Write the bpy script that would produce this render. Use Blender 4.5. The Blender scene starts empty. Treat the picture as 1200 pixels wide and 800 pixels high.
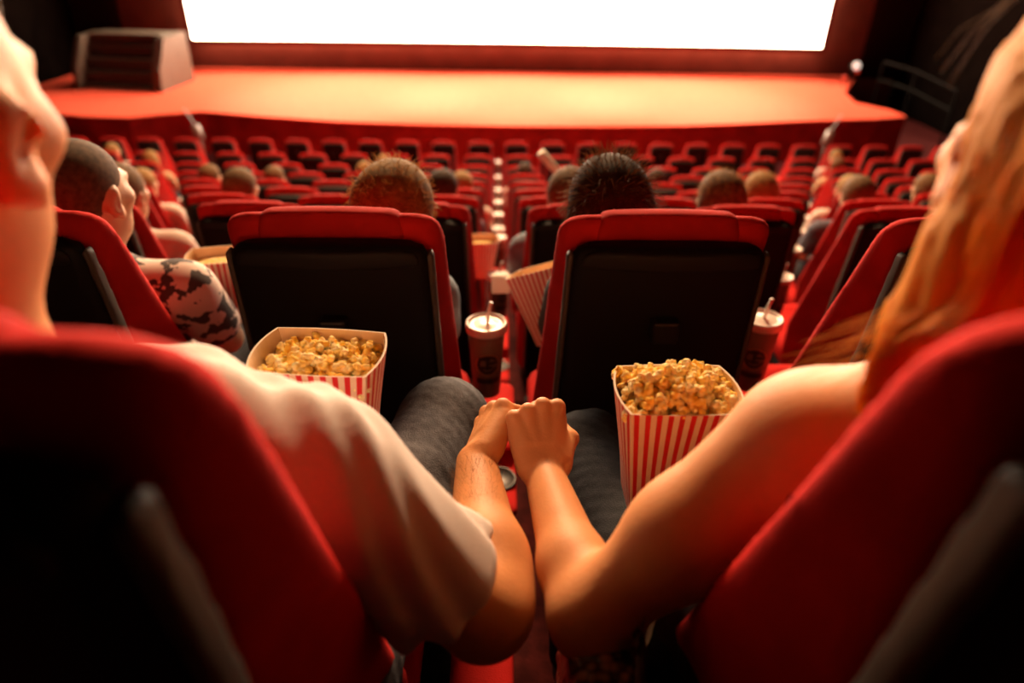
import bpy, bmesh, math, random
import numpy as np
from mathutils import Vector, Matrix, noise
random.seed(7)
RNG = np.random.default_rng(5)
scene = bpy.context.scene
COL = scene.collection

# ------------------------------------------------------------------ materials
def mat(name, color, rough=0.6, spec=0.5, var=0.0, scale=20.0, bump=0.0, bscale=120.0, metal=0.0, sheen=0.0, sss=0.0, coat=0.0, emit=None, estr=0.0, color2=None, trans=0.0):
    m = bpy.data.materials.new(name); m.use_nodes = True
    nt = m.node_tree; b = nt.nodes['Principled BSDF']
    b.inputs['Base Color'].default_value = (*color, 1)
    b.inputs['Roughness'].default_value = rough
    b.inputs['Specular IOR Level'].default_value = spec
    b.inputs['Metallic'].default_value = metal
    if sheen:
        b.inputs['Sheen Weight'].default_value = sheen
        b.inputs['Sheen Roughness'].default_value = 0.4
        b.inputs['Sheen Tint'].default_value = (*[min(1, c * 1.6 + .1) for c in color], 1)
    if sss:
        b.inputs['Subsurface Weight'].default_value = sss
        b.inputs['Subsurface Radius'].default_value = (1.0, .25, .12)
        b.inputs['Subsurface Scale'].default_value = 0.012
    if coat: b.inputs['Coat Weight'].default_value = coat
    if trans: b.inputs['Transmission Weight'].default_value = trans
    if emit:
        b.inputs['Emission Color'].default_value = (*emit, 1); b.inputs['Emission Strength'].default_value = estr
    tc = nt.nodes.new('ShaderNodeTexCoord')
    if var or color2:
        n = nt.nodes.new('ShaderNodeTexNoise'); n.inputs['Scale'].default_value = scale; n.inputs['Detail'].default_value = 4
        r = nt.nodes.new('ShaderNodeValToRGB')
        c2 = color2 or tuple(min(1, c * (1 + var)) for c in color)
        c1 = color if color2 else tuple(c * (1 - var) for c in color)
        r.color_ramp.elements[0].position = .35; r.color_ramp.elements[1].position = .65
        r.color_ramp.elements[0].color = (*c1, 1); r.color_ramp.elements[1].color = (*c2, 1)
        nt.links.new(tc.outputs['Object'], n.inputs['Vector']); nt.links.new(n.outputs['Fac'], r.inputs['Fac'])
        nt.links.new(r.outputs['Color'], b.inputs['Base Color'])
    if bump:
        n2 = nt.nodes.new('ShaderNodeTexNoise'); n2.inputs['Scale'].default_value = bscale; n2.inputs['Detail'].default_value = 3
        bp = nt.nodes.new('ShaderNodeBump'); bp.inputs['Strength'].default_value = bump; bp.inputs['Distance'].default_value = .004
        nt.links.new(tc.outputs['Object'], n2.inputs['Vector']); nt.links.new(n2.outputs['Fac'], bp.inputs['Height'])
        nt.links.new(bp.outputs['Normal'], b.inputs['Normal'])
    return m

M = {}
SCREEN = 20.0
TOP_FILL = 3000.0
M['seat_red'] = mat('seat_red_fabric', (.60, .016, .013), .85, .12, var=.12, scale=9, bump=.25, bscale=420, sheen=.04)
M['seat_red_head'] = mat('seat_red_headrest', (.50, .014, .011), .85, .10, var=.1, scale=14, bump=.15, bscale=300, sheen=.04)
M['shell'] = mat('shell_black', (.008, .006, .0055), .6, .22, bump=.1, bscale=500)
M['shell_band'] = mat('shell_band', (.014, .012, .011), .65, .25)
M['trim'] = mat('shell_trim_grey', (.085, .066, .05), .45, .35)
M['badge'] = mat('badge_black', (.012, .010, .009), .5, .3)
M['base'] = mat('seat_base', (.015, .013, .012), .6)
M['holder'] = mat('holder_black', (.02, .018, .018), .4)
M['floor'] = mat('floor_carpet', (.075, .010, .009), .95, .1, var=.3, scale=30, bump=.3)
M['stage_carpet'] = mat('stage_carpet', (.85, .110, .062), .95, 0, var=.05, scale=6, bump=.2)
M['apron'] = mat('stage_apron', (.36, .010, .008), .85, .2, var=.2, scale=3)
M['front_wall'] = mat('front_wall_fabric', (.080, .016, .010), .95, 0, var=.12, scale=2)
M['black_wall'] = mat('black_wall', (.004, .0025, .002), .9, 0, var=.2, scale=3)
M['drape'] = mat('drape_black', (.010, .007, .006), .9, 0)
M['cream_wood'] = mat('cream_wood', (.105, .074, .05), .6, .3, var=.08, scale=4)
M['tread'] = mat('tread_dark', (.06, .035, .022), .6)
M['metal_dark'] = mat('metal_dark', (.005, .004, .003), .7, .05)
M['chrome'] = mat('chrome_rail', (.25, .2, .17), .4, .5)
M['skin_m'] = mat('skin_warm', (.70, .315, .125), .55, .25, var=.06, scale=25, bump=.12, bscale=260, sss=.12)
M['skin_w'] = mat('skin_fair', (.73, .34, .15), .52, .25, var=.05, scale=25, bump=.08, bscale=260, sss=.12)
M['skin_c'] = mat('skin_crowd', (.66, .40, .25), .5, .3, var=.05, scale=20)
M['eye'] = mat('eye_white', (.8, .76, .7), .2)
M['tee'] = mat('white_cotton', (.72, .65, .61), .9, .2, bump=.2, bscale=600, sheen=.1)
M['jeans'] = mat('grey_denim', (.105, .105, .12), .85, .25, var=.25, scale=60, bump=.4, bscale=500)
M['jeans_dk'] = mat('dark_denim', (.020, .022, .028), .85, .25, var=.25, scale=60, bump=.3, bscale=500)
M['top_blk'] = mat('dark_top', (.05, .02, .018), .85, .2)
M['sole'] = mat('shoe', (.05, .04, .04), .6)
M['hair_brown'] = mat('hair_brown', (.11, .062, .030), .75, .12, var=.4, scale=60)
M['hair_dark'] = mat('hair_dark', (.045, .025, .014), .75, .12, var=.4, scale=60)
M['hair_blond'] = mat('hair_blond', (.27, .155, .055), .75, .12, var=.3, scale=60)
M['hair_fair'] = mat('hair_fair', (.14, .08, .035), .75, .12, var=.3, scale=60)
M['hair_short'] = mat('hair_stubble', (.10, .058, .032), .75, .12, var=.3, scale=80)
M['cup_paper'] = mat('cup_paper', (.22, .155, .105), .5, .4, var=.05, scale=8)
M['lid'] = mat('cup_lid', (.86, .78, .70), .25, .5)
M['straw'] = mat('straw_white', (.9, .82, .74), .35)
M['logo'] = mat('logo_dark', (.035, .022, .016), .5)
M['logo_o'] = mat('logo_tan', (.40, .20, .09), .5)
M['kraft'] = mat('box_inner', (.82, .60, .38), .8, .2, var=.05, scale=30)
M['card_edge'] = mat('card_edge', (.85, .72, .58), .8)
M['beige_cloth'] = mat('beige_cloth', (.42, .33, .25), .85, .2, bump=.2)
M['napkin'] = mat('napkin', (.85, .75, .62), .8)

def stripes_mat():
    m = bpy.data.materials.new('box_stripes'); m.use_nodes = True
    nt = m.node_tree; b = nt.nodes['Principled BSDF']; b.inputs['Roughness'].default_value = .55
    uv = nt.nodes.new('ShaderNodeUVMap'); sx = nt.nodes.new('ShaderNodeSeparateXYZ')
    mu = nt.nodes.new('ShaderNodeMath'); mu.operation = 'FRACT'
    gt = nt.nodes.new('ShaderNodeMath'); gt.operation = 'GREATER_THAN'; gt.inputs[1].default_value = .52
    mx = nt.nodes.new('ShaderNodeMix'); mx.data_type = 'RGBA'
    mx.inputs['A'].default_value = (.78, .56, .42, 1); mx.inputs['B'].default_value = (.62, .012, .016, 1)
    L = nt.links.new
    L(uv.outputs['UV'], sx.inputs[0]); L(sx.outputs['X'], mu.inputs[0]); L(mu.outputs[0], gt.inputs[0])
    L(gt.outputs[0], mx.inputs['Factor']); L(mx.outputs['Result'], b.inputs['Base Color'])
    return m
M['stripes'] = stripes_mat()

def popcorn_mat():
    m = bpy.data.materials.new('popcorn'); m.use_nodes = True
    nt = m.node_tree; b = nt.nodes['Principled BSDF']; b.inputs['Roughness'].default_value = .8; b.inputs['Specular IOR Level'].default_value = .2
    b.inputs['Subsurface Weight'].default_value = .25; b.inputs['Subsurface Radius'].default_value = (1, .6, .3); b.inputs['Subsurface Scale'].default_value = .004
    tc = nt.nodes.new('ShaderNodeTexCoord'); n = nt.nodes.new('ShaderNodeTexNoise'); n.inputs['Scale'].default_value = 90
    oi = nt.nodes.new('ShaderNodeObjectInfo'); ad = nt.nodes.new('ShaderNodeMath'); ad.operation = 'MULTIPLY_ADD'
    ad.inputs[1].default_value = .35; r = nt.nodes.new('ShaderNodeValToRGB')
    e = r.color_ramp.elements
    e[0].position = .3; e[0].color = (.82, .42, .035, 1); e[1].position = .85; e[1].color = (.98, .84, .48, 1)
    x = e.new(.55); x.color = (.96, .62, .11, 1)
    L = nt.links.new
    L(tc.outputs['Object'], n.inputs['Vector']); L(oi.outputs['Random'], ad.inputs[0]); L(n.outputs['Fac'], ad.inputs[2])
    L(ad.outputs[0], r.inputs['Fac']); L(r.outputs['Color'], b.inputs['Base Color'])
    return m
M['popcorn'] = popcorn_mat()

def floral_mat():
    m = bpy.data.materials.new('floral_cloth'); m.use_nodes = True
    nt = m.node_tree; b = nt.nodes['Principled BSDF']; b.inputs['Roughness'].default_value = .85
    tc = nt.nodes.new('ShaderNodeTexCoord'); v = nt.nodes.new('ShaderNodeTexNoise'); v.inputs['Scale'].default_value = 24; v.inputs['Detail'].default_value = 3
    r = nt.nodes.new('ShaderNodeValToRGB'); r.color_ramp.interpolation = 'CONSTANT'
    r.color_ramp.elements[0].color = (.06, .05, .05, 1); r.color_ramp.elements[1].position = .46; r.color_ramp.elements[1].color = (.74, .62, .55, 1)
    L = nt.links.new
    L(tc.outputs['Object'], v.inputs['Vector']); L(v.outputs['Fac'], r.inputs['Fac']); L(r.outputs['Color'], b.inputs['Base Color'])
    return m
M['floral'] = floral_mat()

def hair_mat(name, c, tr):
    m = bpy.data.materials.new(name); m.use_nodes = True
    nt = m.node_tree; b = nt.nodes['Principled BSDF']
    b.inputs['Base Color'].default_value = (*c, 1); b.inputs['Roughness'].default_value = .6; b.inputs['Specular IOR Level'].default_value = .15
    t = nt.nodes.new('ShaderNodeBsdfTranslucent'); t.inputs['Color'].default_value = (*tr, 1)
    mx = nt.nodes.new('ShaderNodeMixShader'); mx.inputs[0].default_value = .4
    out = nt.nodes['Material Output']; L = nt.links.new
    L(b.outputs[0], mx.inputs[1]); L(t.outputs[0], mx.inputs[2]); L(mx.outputs[0], out.inputs['Surface'])
    return m
M['hair_ginger'] = hair_mat('hair_ginger', (.78, .33, .025), (.92, .42, .04))
M['strand_fair'] = hair_mat('strand_fair', (.42, .25, .09), (.75, .45, .15))
M['strand_brown'] = hair_mat('strand_brown', (.12, .07, .035), (.45, .24, .09))
M['arm_hair'] = hair_mat('arm_hair', (.34, .18, .08), (.5, .3, .14))

def bag_mat():
    m = bpy.data.materials.new('bag_scales'); m.use_nodes = True
    nt = m.node_tree; b = nt.nodes['Principled BSDF']; b.inputs['Roughness'].default_value = .3
    tc = nt.nodes.new('ShaderNodeTexCoord'); v = nt.nodes.new('ShaderNodeTexVoronoi'); v.inputs['Scale'].default_value = 90
    r = nt.nodes.new('ShaderNodeValToRGB'); r.color_ramp.elements[0].color = (.42, .26, .15, 1); r.color_ramp.elements[1].color = (.02, .012, .008, 1)
    r.color_ramp.elements[0].position = .25; r.color_ramp.elements[1].position = .6
    bp = nt.nodes.new('ShaderNodeBump'); bp.inputs['Strength'].default_value = .8; bp.invert = True; bp.inputs['Distance'].default_value = .004
    L = nt.links.new
    L(tc.outputs['Object'], v.inputs['Vector']); L(v.outputs['Distance'], r.inputs['Fac']); L(r.outputs['Color'], b.inputs['Base Color'])
    L(v.outputs['Distance'], bp.inputs['Height']); L(bp.outputs['Normal'], b.inputs['Normal'])
    return m
M['bag'] = bag_mat()

# ------------------------------------------------------------------ object helpers
def tag(o, label=None, cat=None, group=None, kind=None):
    if label: o['label'] = label
    if cat: o['category'] = cat
    if group: o['group'] = group
    if kind: o['kind'] = kind
    return o
def empty(name, loc=(0, 0, 0), rz=0.0):
    o = bpy.data.objects.new(name, None); COL.objects.link(o)
    o.location = loc; o.rotation_euler = (0, 0, rz); o.empty_display_size = .1
    return o
def link(name, me, material, parent=None):
    o = bpy.data.objects.new(name, me); COL.objects.link(o)
    ms = material if isinstance(material, (list, tuple)) else [material]
    for q in ms: me.materials.append(q)
    if parent: o.parent = parent
    return o
def from_bm(name, bm, material, parent=None, smooth=False):
    me = bpy.data.meshes.new(name); bm.normal_update(); bm.to_mesh(me); bm.free()
    if smooth: me.polygons.foreach_set('use_smooth', [True] * len(me.polygons))
    return link(name, me, material, parent)
def copy_tree(o, parent=None):
    c = o.copy(); COL.objects.link(c)
    if parent: c.parent = parent
    for ch in list(o.children): copy_tree(ch, c)
    return c
def bm_box(bm, lo, hi, bevel=0.0, seg=2):
    c = [(a + b) / 2 for a, b in zip(lo, hi)]; s = [b - a for a, b in zip(lo, hi)]
    r = bmesh.ops.create_cube(bm, size=1, matrix=Matrix.Translation(c) @ Matrix.Diagonal((*s, 1)))
    if bevel:
        es = {e for v in r['verts'] for e in v.link_edges}
        bmesh.ops.bevel(bm, geom=list(es), offset=bevel, segments=seg, affect='EDGES', profile=.5)
def bm_tube(bm, pts, rad, n=10, cap=True):
    pts = [Vector(p) for p in pts]; rings = []
    rad = rad if isinstance(rad, (list, tuple)) else [rad] * len(pts)
    prev = None
    for i, p in enumerate(pts):
        t = (pts[min(i + 1, len(pts) - 1)] - pts[max(i - 1, 0)]).normalized()
        u = prev - t * prev.dot(t) if prev else t.orthogonal()
        u.normalize(); prev = u; w = t.cross(u)
        rings.append([bm.verts.new(p + (u * math.cos(a) + w * math.sin(a)) * rad[i]) for a in [k * math.tau / n for k in range(n)]])
    for a, b in zip(rings, rings[1:]):
        for k in range(n): bm.faces.new((a[k], a[(k + 1) % n], b[(k + 1) % n], b[k]))
    if cap: bm.faces.new(rings[0][::-1]); bm.faces.new(rings[-1])
def bm_lathe(bm, prof, n=32, center=(0, 0, 0)):
    rings = []
    for r, z in prof:
        rings.append([bm.verts.new((center[0] + r * math.cos(k * math.tau / n), center[1] + r * math.sin(k * math.tau / n), center[2] + z)) for k in range(n)])
    for a, b in zip(rings, rings[1:]):
        for k in range(n): bm.faces.new((a[k], a[(k + 1) % n], b[(k + 1) % n], b[k]))
    if prof[0][0] > 1e-5: bm.faces.new(rings[0][::-1])
    if prof[-1][0] > 1e-5: bm.faces.new(rings[-1])
    bmesh.ops.remove_doubles(bm, verts=bm.verts, dist=1e-6)

# ------------------------------------------------------------------ signed-distance modelling (rounded, continuous bodies)
V = np.array
def axis(lo, hi, h, fine=()):
    """grid lines from lo to hi at spacing h, finer inside the (a, b, hf) intervals"""
    out = [lo]; x = lo
    while x < hi:
        s = h
        for a, b, hf in fine:
            if a - h <= x <= b: s = min(s, hf)
        x += s; out.append(x)
    return np.array(out, np.float64)
def smin(a, b, k):
    if k <= 0: return np.minimum(a, b)
    h = np.maximum(k - np.abs(a - b), 0) / k
    return np.minimum(a, b) - h * h * k * .25
def rc(a, b, ra, rb, k=.02): return ('c', V(a, float), V(b, float), ra, rb, k)
def el(c, r, k=.02, R=None, sub=False): return ('s' if sub else 'e', V(c, float), V(r, float), R, 0, k)
def bx(c, h, r, k=.02, R=None): return ('b', V(c, float), V(h, float), R, r, k)
def field(prims, ax):
    nx, ny, nz = (len(a) for a in ax)
    Fd = np.full((nx, ny, nz), .25, np.float32)
    for t, p, q, r1, r2, k in prims:
        if t == 'c': rr = max(r1, r2); lo, hi = np.minimum(p, q) - rr, np.maximum(p, q) + rr
        else: rr = float(np.linalg.norm(q)) if r1 is not None else q + r2; lo, hi = p - rr, p + rr
        m = k + .03; sl = []
        for i in range(3):
            a = max(0, np.searchsorted(ax[i], lo[i] - m) - 1); b = min(len(ax[i]), np.searchsorted(ax[i], hi[i] + m) + 1)
            sl.append(slice(a, max(a, b)))
        X = ax[0][sl[0]][:, None, None].astype(np.float32); Y = ax[1][sl[1]][None, :, None].astype(np.float32); Z = ax[2][sl[2]][None, None, :].astype(np.float32)
        if X.size == 0 or Y.size == 0 or Z.size == 0: continue
        if t == 'c':
            ba = q - p; l2 = float(ba @ ba) + 1e-12
            x, y, z = X - p[0], Y - p[1], Z - p[2]
            h = np.clip((x * ba[0] + y * ba[1] + z * ba[2]) / l2, 0, 1)
            d = np.sqrt((x - h * ba[0]) ** 2 + (y - h * ba[1]) ** 2 + (z - h * ba[2]) ** 2) - (r1 + (r2 - r1) * h)
        else:
            x, y, z = X - p[0], Y - p[1], Z - p[2]
            if r1 is not None:
                x, y, z = (r1[0, i] * x + r1[1, i] * y + r1[2, i] * z for i in range(3))
            if t in 'es':
                k0 = np.sqrt((x / q[0]) ** 2 + (y / q[1]) ** 2 + (z / q[2]) ** 2)
                k1 = np.sqrt((x / q[0] ** 2) ** 2 + (y / q[1] ** 2) ** 2 + (z / q[2] ** 2) ** 2) + 1e-9
                d = k0 * (k0 - 1) / k1
            else:
                ox, oy, oz = np.abs(x) - (q[0] - r2), np.abs(y) - (q[1] - r2), np.abs(z) - (q[2] - r2)
                d = np.sqrt(np.maximum(ox, 0) ** 2 + np.maximum(oy, 0) ** 2 + np.maximum(oz, 0) ** 2) + np.minimum(np.maximum(np.maximum(ox, oy), oz), 0) - r2
        B = Fd[tuple(sl)]
        Fd[tuple(sl)] = -smin(-B, d, k) if t == 's' else smin(B, d, k)
    return Fd
def nets(Fd, ax):
    """surface nets: one vertex per cell that the surface crosses"""
    I = Fd < 0
    cnt = np.zeros(tuple(s - 1 for s in I.shape), np.uint8)
    corners = [(i, j, k) for i in (0, 1) for j in (0, 1) for k in (0, 1)]
    n = [s - 1 for s in I.shape]
    for i, j, k in corners: cnt += I[i:i + n[0], j:j + n[1], k:k + n[2]]
    act = (cnt > 0) & (cnt < 8)
    idx = np.argwhere(act)
    if len(idx) == 0: return np.zeros((0, 3)), np.zeros((0, 4), int)
    vid = np.full(act.shape, -1, np.int64); vid[act] = np.arange(len(idx))
    vals = np.stack([Fd[idx[:, 0] + i, idx[:, 1] + j, idx[:, 2] + k] for i, j, k in corners], 1).astype(np.float64)
    acc = np.zeros((len(idx), 3)); w = np.zeros(len(idx))
    cv = V(corners, float)
    for a in range(8):
        for b in range(a + 1, 8):
            if np.abs(cv[a] - cv[b]).sum() != 1: continue
            va, vb = vals[:, a], vals[:, b]; x = (va < 0) != (vb < 0)
            t = np.where(x, va / np.where(x, va - vb, 1), 0)
            acc += np.where(x[:, None], cv[a] + t[:, None] * (cv[b] - cv[a]), 0); w += x
    acc /= w[:, None]
    P = np.stack([ax[i][idx[:, i]] + acc[:, i] * (ax[i][idx[:, i] + 1] - ax[i][idx[:, i]]) for i in range(3)], 1)
    Q = []
    for d in range(3):
        u, v = (d + 1) % 3, (d + 2) % 3
        s0 = [slice(None)] * 3; s1 = [slice(None)] * 3; s0[d] = slice(0, -1); s1[d] = slice(1, None)
        A, B = I[tuple(s0)], I[tuple(s1)]
        for ids, fl in ((np.argwhere(A & ~B), False), (np.argwhere(~A & B), True)):
            ok = (ids[:, u] > 0) & (ids[:, v] > 0) & (ids[:, u] < I.shape[u] - 1) & (ids[:, v] < I.shape[v] - 1)
            ids = ids[ok]
            def g(du, dv):
                q = ids.copy(); q[:, u] += du; q[:, v] += dv
                return vid[q[:, 0], q[:, 1], q[:, 2]]
            f = np.stack([g(-1, -1), g(0, -1), g(0, 0), g(-1, 0)], 1)
            Q.append(f[:, ::-1] if fl else f)
    return P, np.concatenate(Q)
def np_mesh(name, P, Q):
    me = bpy.data.meshes.new(name)
    me.vertices.add(len(P)); me.vertices.foreach_set('co', P.astype(np.float32).ravel())
    me.loops.add(Q.size); me.loops.foreach_set('vertex_index', Q.astype(np.int32).ravel())
    me.polygons.add(len(Q)); me.polygons.foreach_set('loop_start', (np.arange(len(Q)) * Q.shape[1]).astype(np.int32))
    me.update(calc_edges=True); me.polygons.foreach_set('use_smooth', np.ones(len(Q), bool)); me.update()
    return me
def bounds(prims, pad):
    lo = np.full(3, 1e9); hi = np.full(3, -1e9)
    for t, p, q, r1, r2, k in prims:
        if t == 's': continue
        if t == 'c': rr = max(r1, r2); a, b = np.minimum(p, q) - rr, np.maximum(p, q) + rr
        else: rr = float(np.linalg.norm(q)) if r1 is not None else q; a, b = p - rr, p + rr
        lo = np.minimum(lo, a); hi = np.maximum(hi, b)
    return lo - pad, hi + pad
def sdf(name, prims, h, material, parent=None, fine=((), (), ()), post=None):
    lo, hi = bounds(prims, 2.5 * h + .004)
    ax = [axis(lo[i], hi[i], h, fine[i]) for i in range(3)]
    Fd = field(prims, ax)
    if post: Fd = post(Fd, ax[0][:, None, None], ax[1][None, :, None], ax[2][None, None, :])
    P, Q = nets(Fd, ax)
    return link(name, np_mesh(name, P, Q), material, parent)
def fdf(name, fn, lo, hi, h, material, parent=None, dz=0.0):
    ax = [axis(lo[i], hi[i], h) for i in range(3)]
    Fd = fn(ax[0][:, None, None], ax[1][None, :, None], ax[2][None, None, :]).astype(np.float32)
    P, Q = nets(Fd, ax); P[:, 2] += dz
    return link(name, np_mesh(name, P, Q), material, parent)
def smax(a, b, k): return -smin(-a, -b, k)

# ------------------------------------------------------------------ tiers
ROW_Y = [.175, 1.07, 2.25, 3.444, 4.65, 5.869, 7.104, 8.359, 9.642, 10.972]
ROW_F = [-.066, -0.349, -0.758, -1.142, -1.505, -1.846, -2.161, -2.44, -2.673, -2.83]
PITCH = .585
STAGE_Z = -2.05
FRONT_F = -2.90
def build_setting():
    bm = bmesh.new()
    ys = [-1.45] + [y - .05 for y in ROW_Y[1:]] + [12.35, 19.9]
    fs = ROW_F + [FRONT_F]
    prof = []
    for i, z in enumerate(fs):
        prof += [(ys[i], z), (ys[i + 1], z)]
    X = 11.0
    rows = [[bm.verts.new((x, y, z)) for y, z in prof] for x in (-X, X)]
    for i in range(len(prof) - 1):
        bm.faces.new((rows[0][i], rows[1][i], rows[1][i + 1], rows[0][i + 1]))
    lo = [[bm.verts.new((x, y, -3.3)) for y in (-1.45, 19.9)] for x in (-X, X)]
    bm.faces.new((lo[0][1], lo[1][1], lo[1][0], lo[0][0]))
    for s in (0, 1):
        bm.faces.new(rows[s] + [lo[s][1], lo[s][0]])
    bm.faces.new((rows[0][0], lo[0][0], lo[1][0], rows[1][0])); bm.faces.new((rows[0][-1], rows[1][-1], lo[1][1], lo[0][1]))
    bmesh.ops.recalc_face_normals(bm, faces=bm.faces)
    tag(from_bm('floor', bm, M['floor']), 'stepped floor of the hall in dark red carpet', kind='structure')
    def slab(name, lo, hi, m):
        bm = bmesh.new(); bm_box(bm, lo, hi); return tag(from_bm(name, bm, m), kind='structure')
    slab('wall_left', (-11.2, -1.6, -3.3), (-11.0, 20.2, 6.4), M['black_wall'])
    slab('wall_right', (11.0, -1.6, -3.3), (11.2, 20.2, 6.4), M['black_wall'])
    slab('wall_back', (-11.0, -1.65, -3.3), (11.0, -1.45, 6.4), M['black_wall'])
    slab('ceiling', (-11.2, -1.65, 6.4), (11.2, 20.2, 6.6), M['black_wall'])
    slab('wall_front', (-11.0, 19.9, -3.3), (11.0, 20.1, 6.4), M['front_wall'])
build_setting()

# ------------------------------------------------------------------ screen, stage
def build_front():
    t = empty('cinema_screen', (.3, 19.5, -1.28))
    tag(t, 'huge glowing white cinema screen above the red stage', 'screen')
    W0, W1, H = -8.25, 8.25, 6.9
    n = 40
    def curve(x): return .45 - .35 * (1 - (x / 8.3) ** 2) - .25
    def panel(x0, x1, z0, z1, off, th):
        bm = bmesh.new(); f, b = [], []
        for i in range(n + 1):
            x = x0 + (x1 - x0) * i / n; y = -curve(x) * .6 + off
            f.append((bm.verts.new((x, y, z0)), bm.verts.new((x, y, z1)))); b.append((bm.verts.new((x, y + th, z0)), bm.verts.new((x, y + th, z1))))
        for i in range(n):
            bm.faces.new((f[i][0], f[i + 1][0], f[i + 1][1], f[i][1])); bm.faces.new((b[i + 1][0], b[i][0], b[i][1], b[i + 1][1]))
            bm.faces.new((f[i][1], f[i + 1][1], b[i + 1][1], b[i][1])); bm.faces.new((f[i + 1][0], f[i][0], b[i][0], b[i + 1][0]))
        for i in (0, n): bm.faces.new((f[i][0], f[i][1], b[i][1], b[i][0]))
        bmesh.ops.recalc_face_normals(bm, faces=bm.faces)
        return bm
    ms = bpy.data.materials.new('screen_light'); ms.use_nodes = True
    nt = ms.node_tree; nt.nodes.remove(nt.nodes['Principled BSDF'])
    e = nt.nodes.new('ShaderNodeEmission'); e.inputs['Color'].default_value = (1, .72, .50, 1); e.inputs['Strength'].default_value = SCREEN
    nt.links.new(e.outputs[0], nt.nodes['Material Output'].inputs['Surface'])
    from_bm('projection_surface', panel(W0, W1, 0, H, 0, .03), ms, t)
    fr = M['front_wall']
    bm = panel(W0 - .12, W1 + .12, -.12, -.002, -.02, .10)
    from_bm('frame_bottom', bm, fr, t)
    from_bm('frame_top', panel(W0 - .12, W1 + .12, H + .002, H + .12, -.02, .10), fr, t)
    for s in (-1, 1):
        bm = bmesh.new(); x = W0 - .12 if s < 0 else W1
        bm_box(bm, (x + .002, -curve(8.25) * .6 - .02, 0), (x + .118, .06, H)); from_bm('frame_side', bm, fr, t)
    # black drapes hanging at both ends of the front wall
    for s in (-1, 1):
        bm = bmesh.new(); x0, x1 = (9.75, 10.95)
        k = 48; fr_, bk = [], []
        for i in range(k + 1):
            x = s * (x0 + (x1 - x0) * i / k); y = 19.45 + .06 * math.sin(i * .95)
            fr_.append((bm.verts.new((x, y, STAGE_Z + .01)), bm.verts.new((x, y, 6.3)))); bk.append((bm.verts.new((x, y + .05, STAGE_Z + .01)), bm.verts.new((x, y + .05, 6.3))))
        for i in range(k):
            bm.faces.new((fr_[i][0], fr_[i + 1][0], fr_[i + 1][1], fr_[i][1])); bm.faces.new((bk[i + 1][0], bk[i][0], bk[i][1], bk[i + 1][1]))
            bm.faces.new((fr_[i][1], fr_[i + 1][1], bk[i + 1][1], bk[i][1])); bm.faces.new((fr_[i + 1][0], fr_[i][0], bk[i][0], bk[i + 1][0]))
        bm.faces.new((fr_[0][0], fr_[0][1], bk[0][1], bk[0][0])); bm.faces.new((fr_[k][0], bk[k][0], bk[k][1], fr_[k][1]))
        bmesh.ops.recalc_face_normals(bm, faces=bm.faces)
        tag(from_bm('stage_curtain', bm, M['drape'], None, True), 'black pleated curtain at the %s end of the screen wall' % ('left' if s < 0 else 'right'), 'curtain', 'black curtains beside the screen')
    # stage
    edge = [(-10.9, 15.0), (-9.6, 14.55), (-8.3, 14.2), (-7.4, 14.12), (-6.8, 14.45), (-6.1, 14.72), (-4.8, 14.35), (-3.2, 14.0), (-1.5, 13.82), (.3, 13.78), (2.0, 13.82), (3.7, 13.96), (5.0, 14.2), (6.1, 14.45), (7.0, 14.6), (8.0, 14.75), (8.8, 15.0), (8.75, 15.6), (8.3, 16.35), (8.55, 17.5), (9.6, 19.3), (9.6, 19.85), (-10.9, 19.85)]
    st = empty('stage', (0, 14, FRONT_F)); tag(st, 'low curved stage with glowing red carpet in front of the screen', 'stage')
    def poly(z0, z1, grow):
        bm = bmesh.new()
        lo = [bm.verts.new((x, y - 14 - grow, z0 - FRONT_F)) for x, y in edge]; hi = [bm.verts.new((x, y - 14 - grow, z1 - FRONT_F)) for x, y in edge]
        bm.faces.new(hi); bm.faces.new(lo[::-1]); m = len(edge)
        for i in range(m): bm.faces.new((lo[i], lo[(i + 1) % m], hi[(i + 1) % m], hi[i]))
        bmesh.ops.recalc_face_normals(bm, faces=bm.faces); return bm
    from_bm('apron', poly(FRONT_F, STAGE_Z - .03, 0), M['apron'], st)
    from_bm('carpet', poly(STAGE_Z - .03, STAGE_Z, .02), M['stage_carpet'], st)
    # stage stairs unit on the left
    s = empty('stage_stairs', (-8.62, 17.25, STAGE_Z), math.radians(-6)); tag(s, 'cream-sided steps with dark treads at the left end of the stage', 'stairs')
    def side(x0, x1, y1):
        bm = bmesh.new(); out = [(-.65, 0), (-.55, .45), (-.1, 1.08), (y1, 1.12), (y1, 0)]
        a = [bm.verts.new((x0, y, z)) for y, z in out]; b = [bm.verts.new((x1, y, z)) for y, z in out]
        bm.faces.new(a); bm.faces.new(b[::-1])
        for i in range(5): bm.faces.new((a[i], b[i], b[(i + 1) % 5], a[(i + 1) % 5]))
        bmesh.ops.recalc_face_normals(bm, faces=bm.faces); return bm
    from_bm('side_panel', side(-1.12, -1.0, .6), M['cream_wood'], s)
    from_bm('side_panel', side(.78, .98, .9), M['cream_wood'], s)
    bm = bmesh.new(); bm_box(bm, (-1.0, .2, .02), (.78, .85, 1.05)); from_bm('carcass', bm, M['tread'], s)
    for i in range(4):
        bm = bmesh.new(); bm_box(bm, (-.995, -.55 + .2 * i, .05 + .26 * i), (.775, -.27 + .2 * i, .10 + .26 * i), .008); from_bm('tread', bm, M['tread'], s)
        bm = bmesh.new(); bm_box(bm, (-.995, -.36 + .2 * i, .10 + .26 * i), (.775, -.34 + .2 * i, .30 + .26 * i if i < 3 else 1.05)); from_bm('riser', bm, M['logo'], s)
    bm = bmesh.new(); bm_box(bm, (-1.0, .2, 1.05), (.78, .85, 1.12), .01); from_bm('top_board', bm, M['cream_wood'], s)
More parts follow.
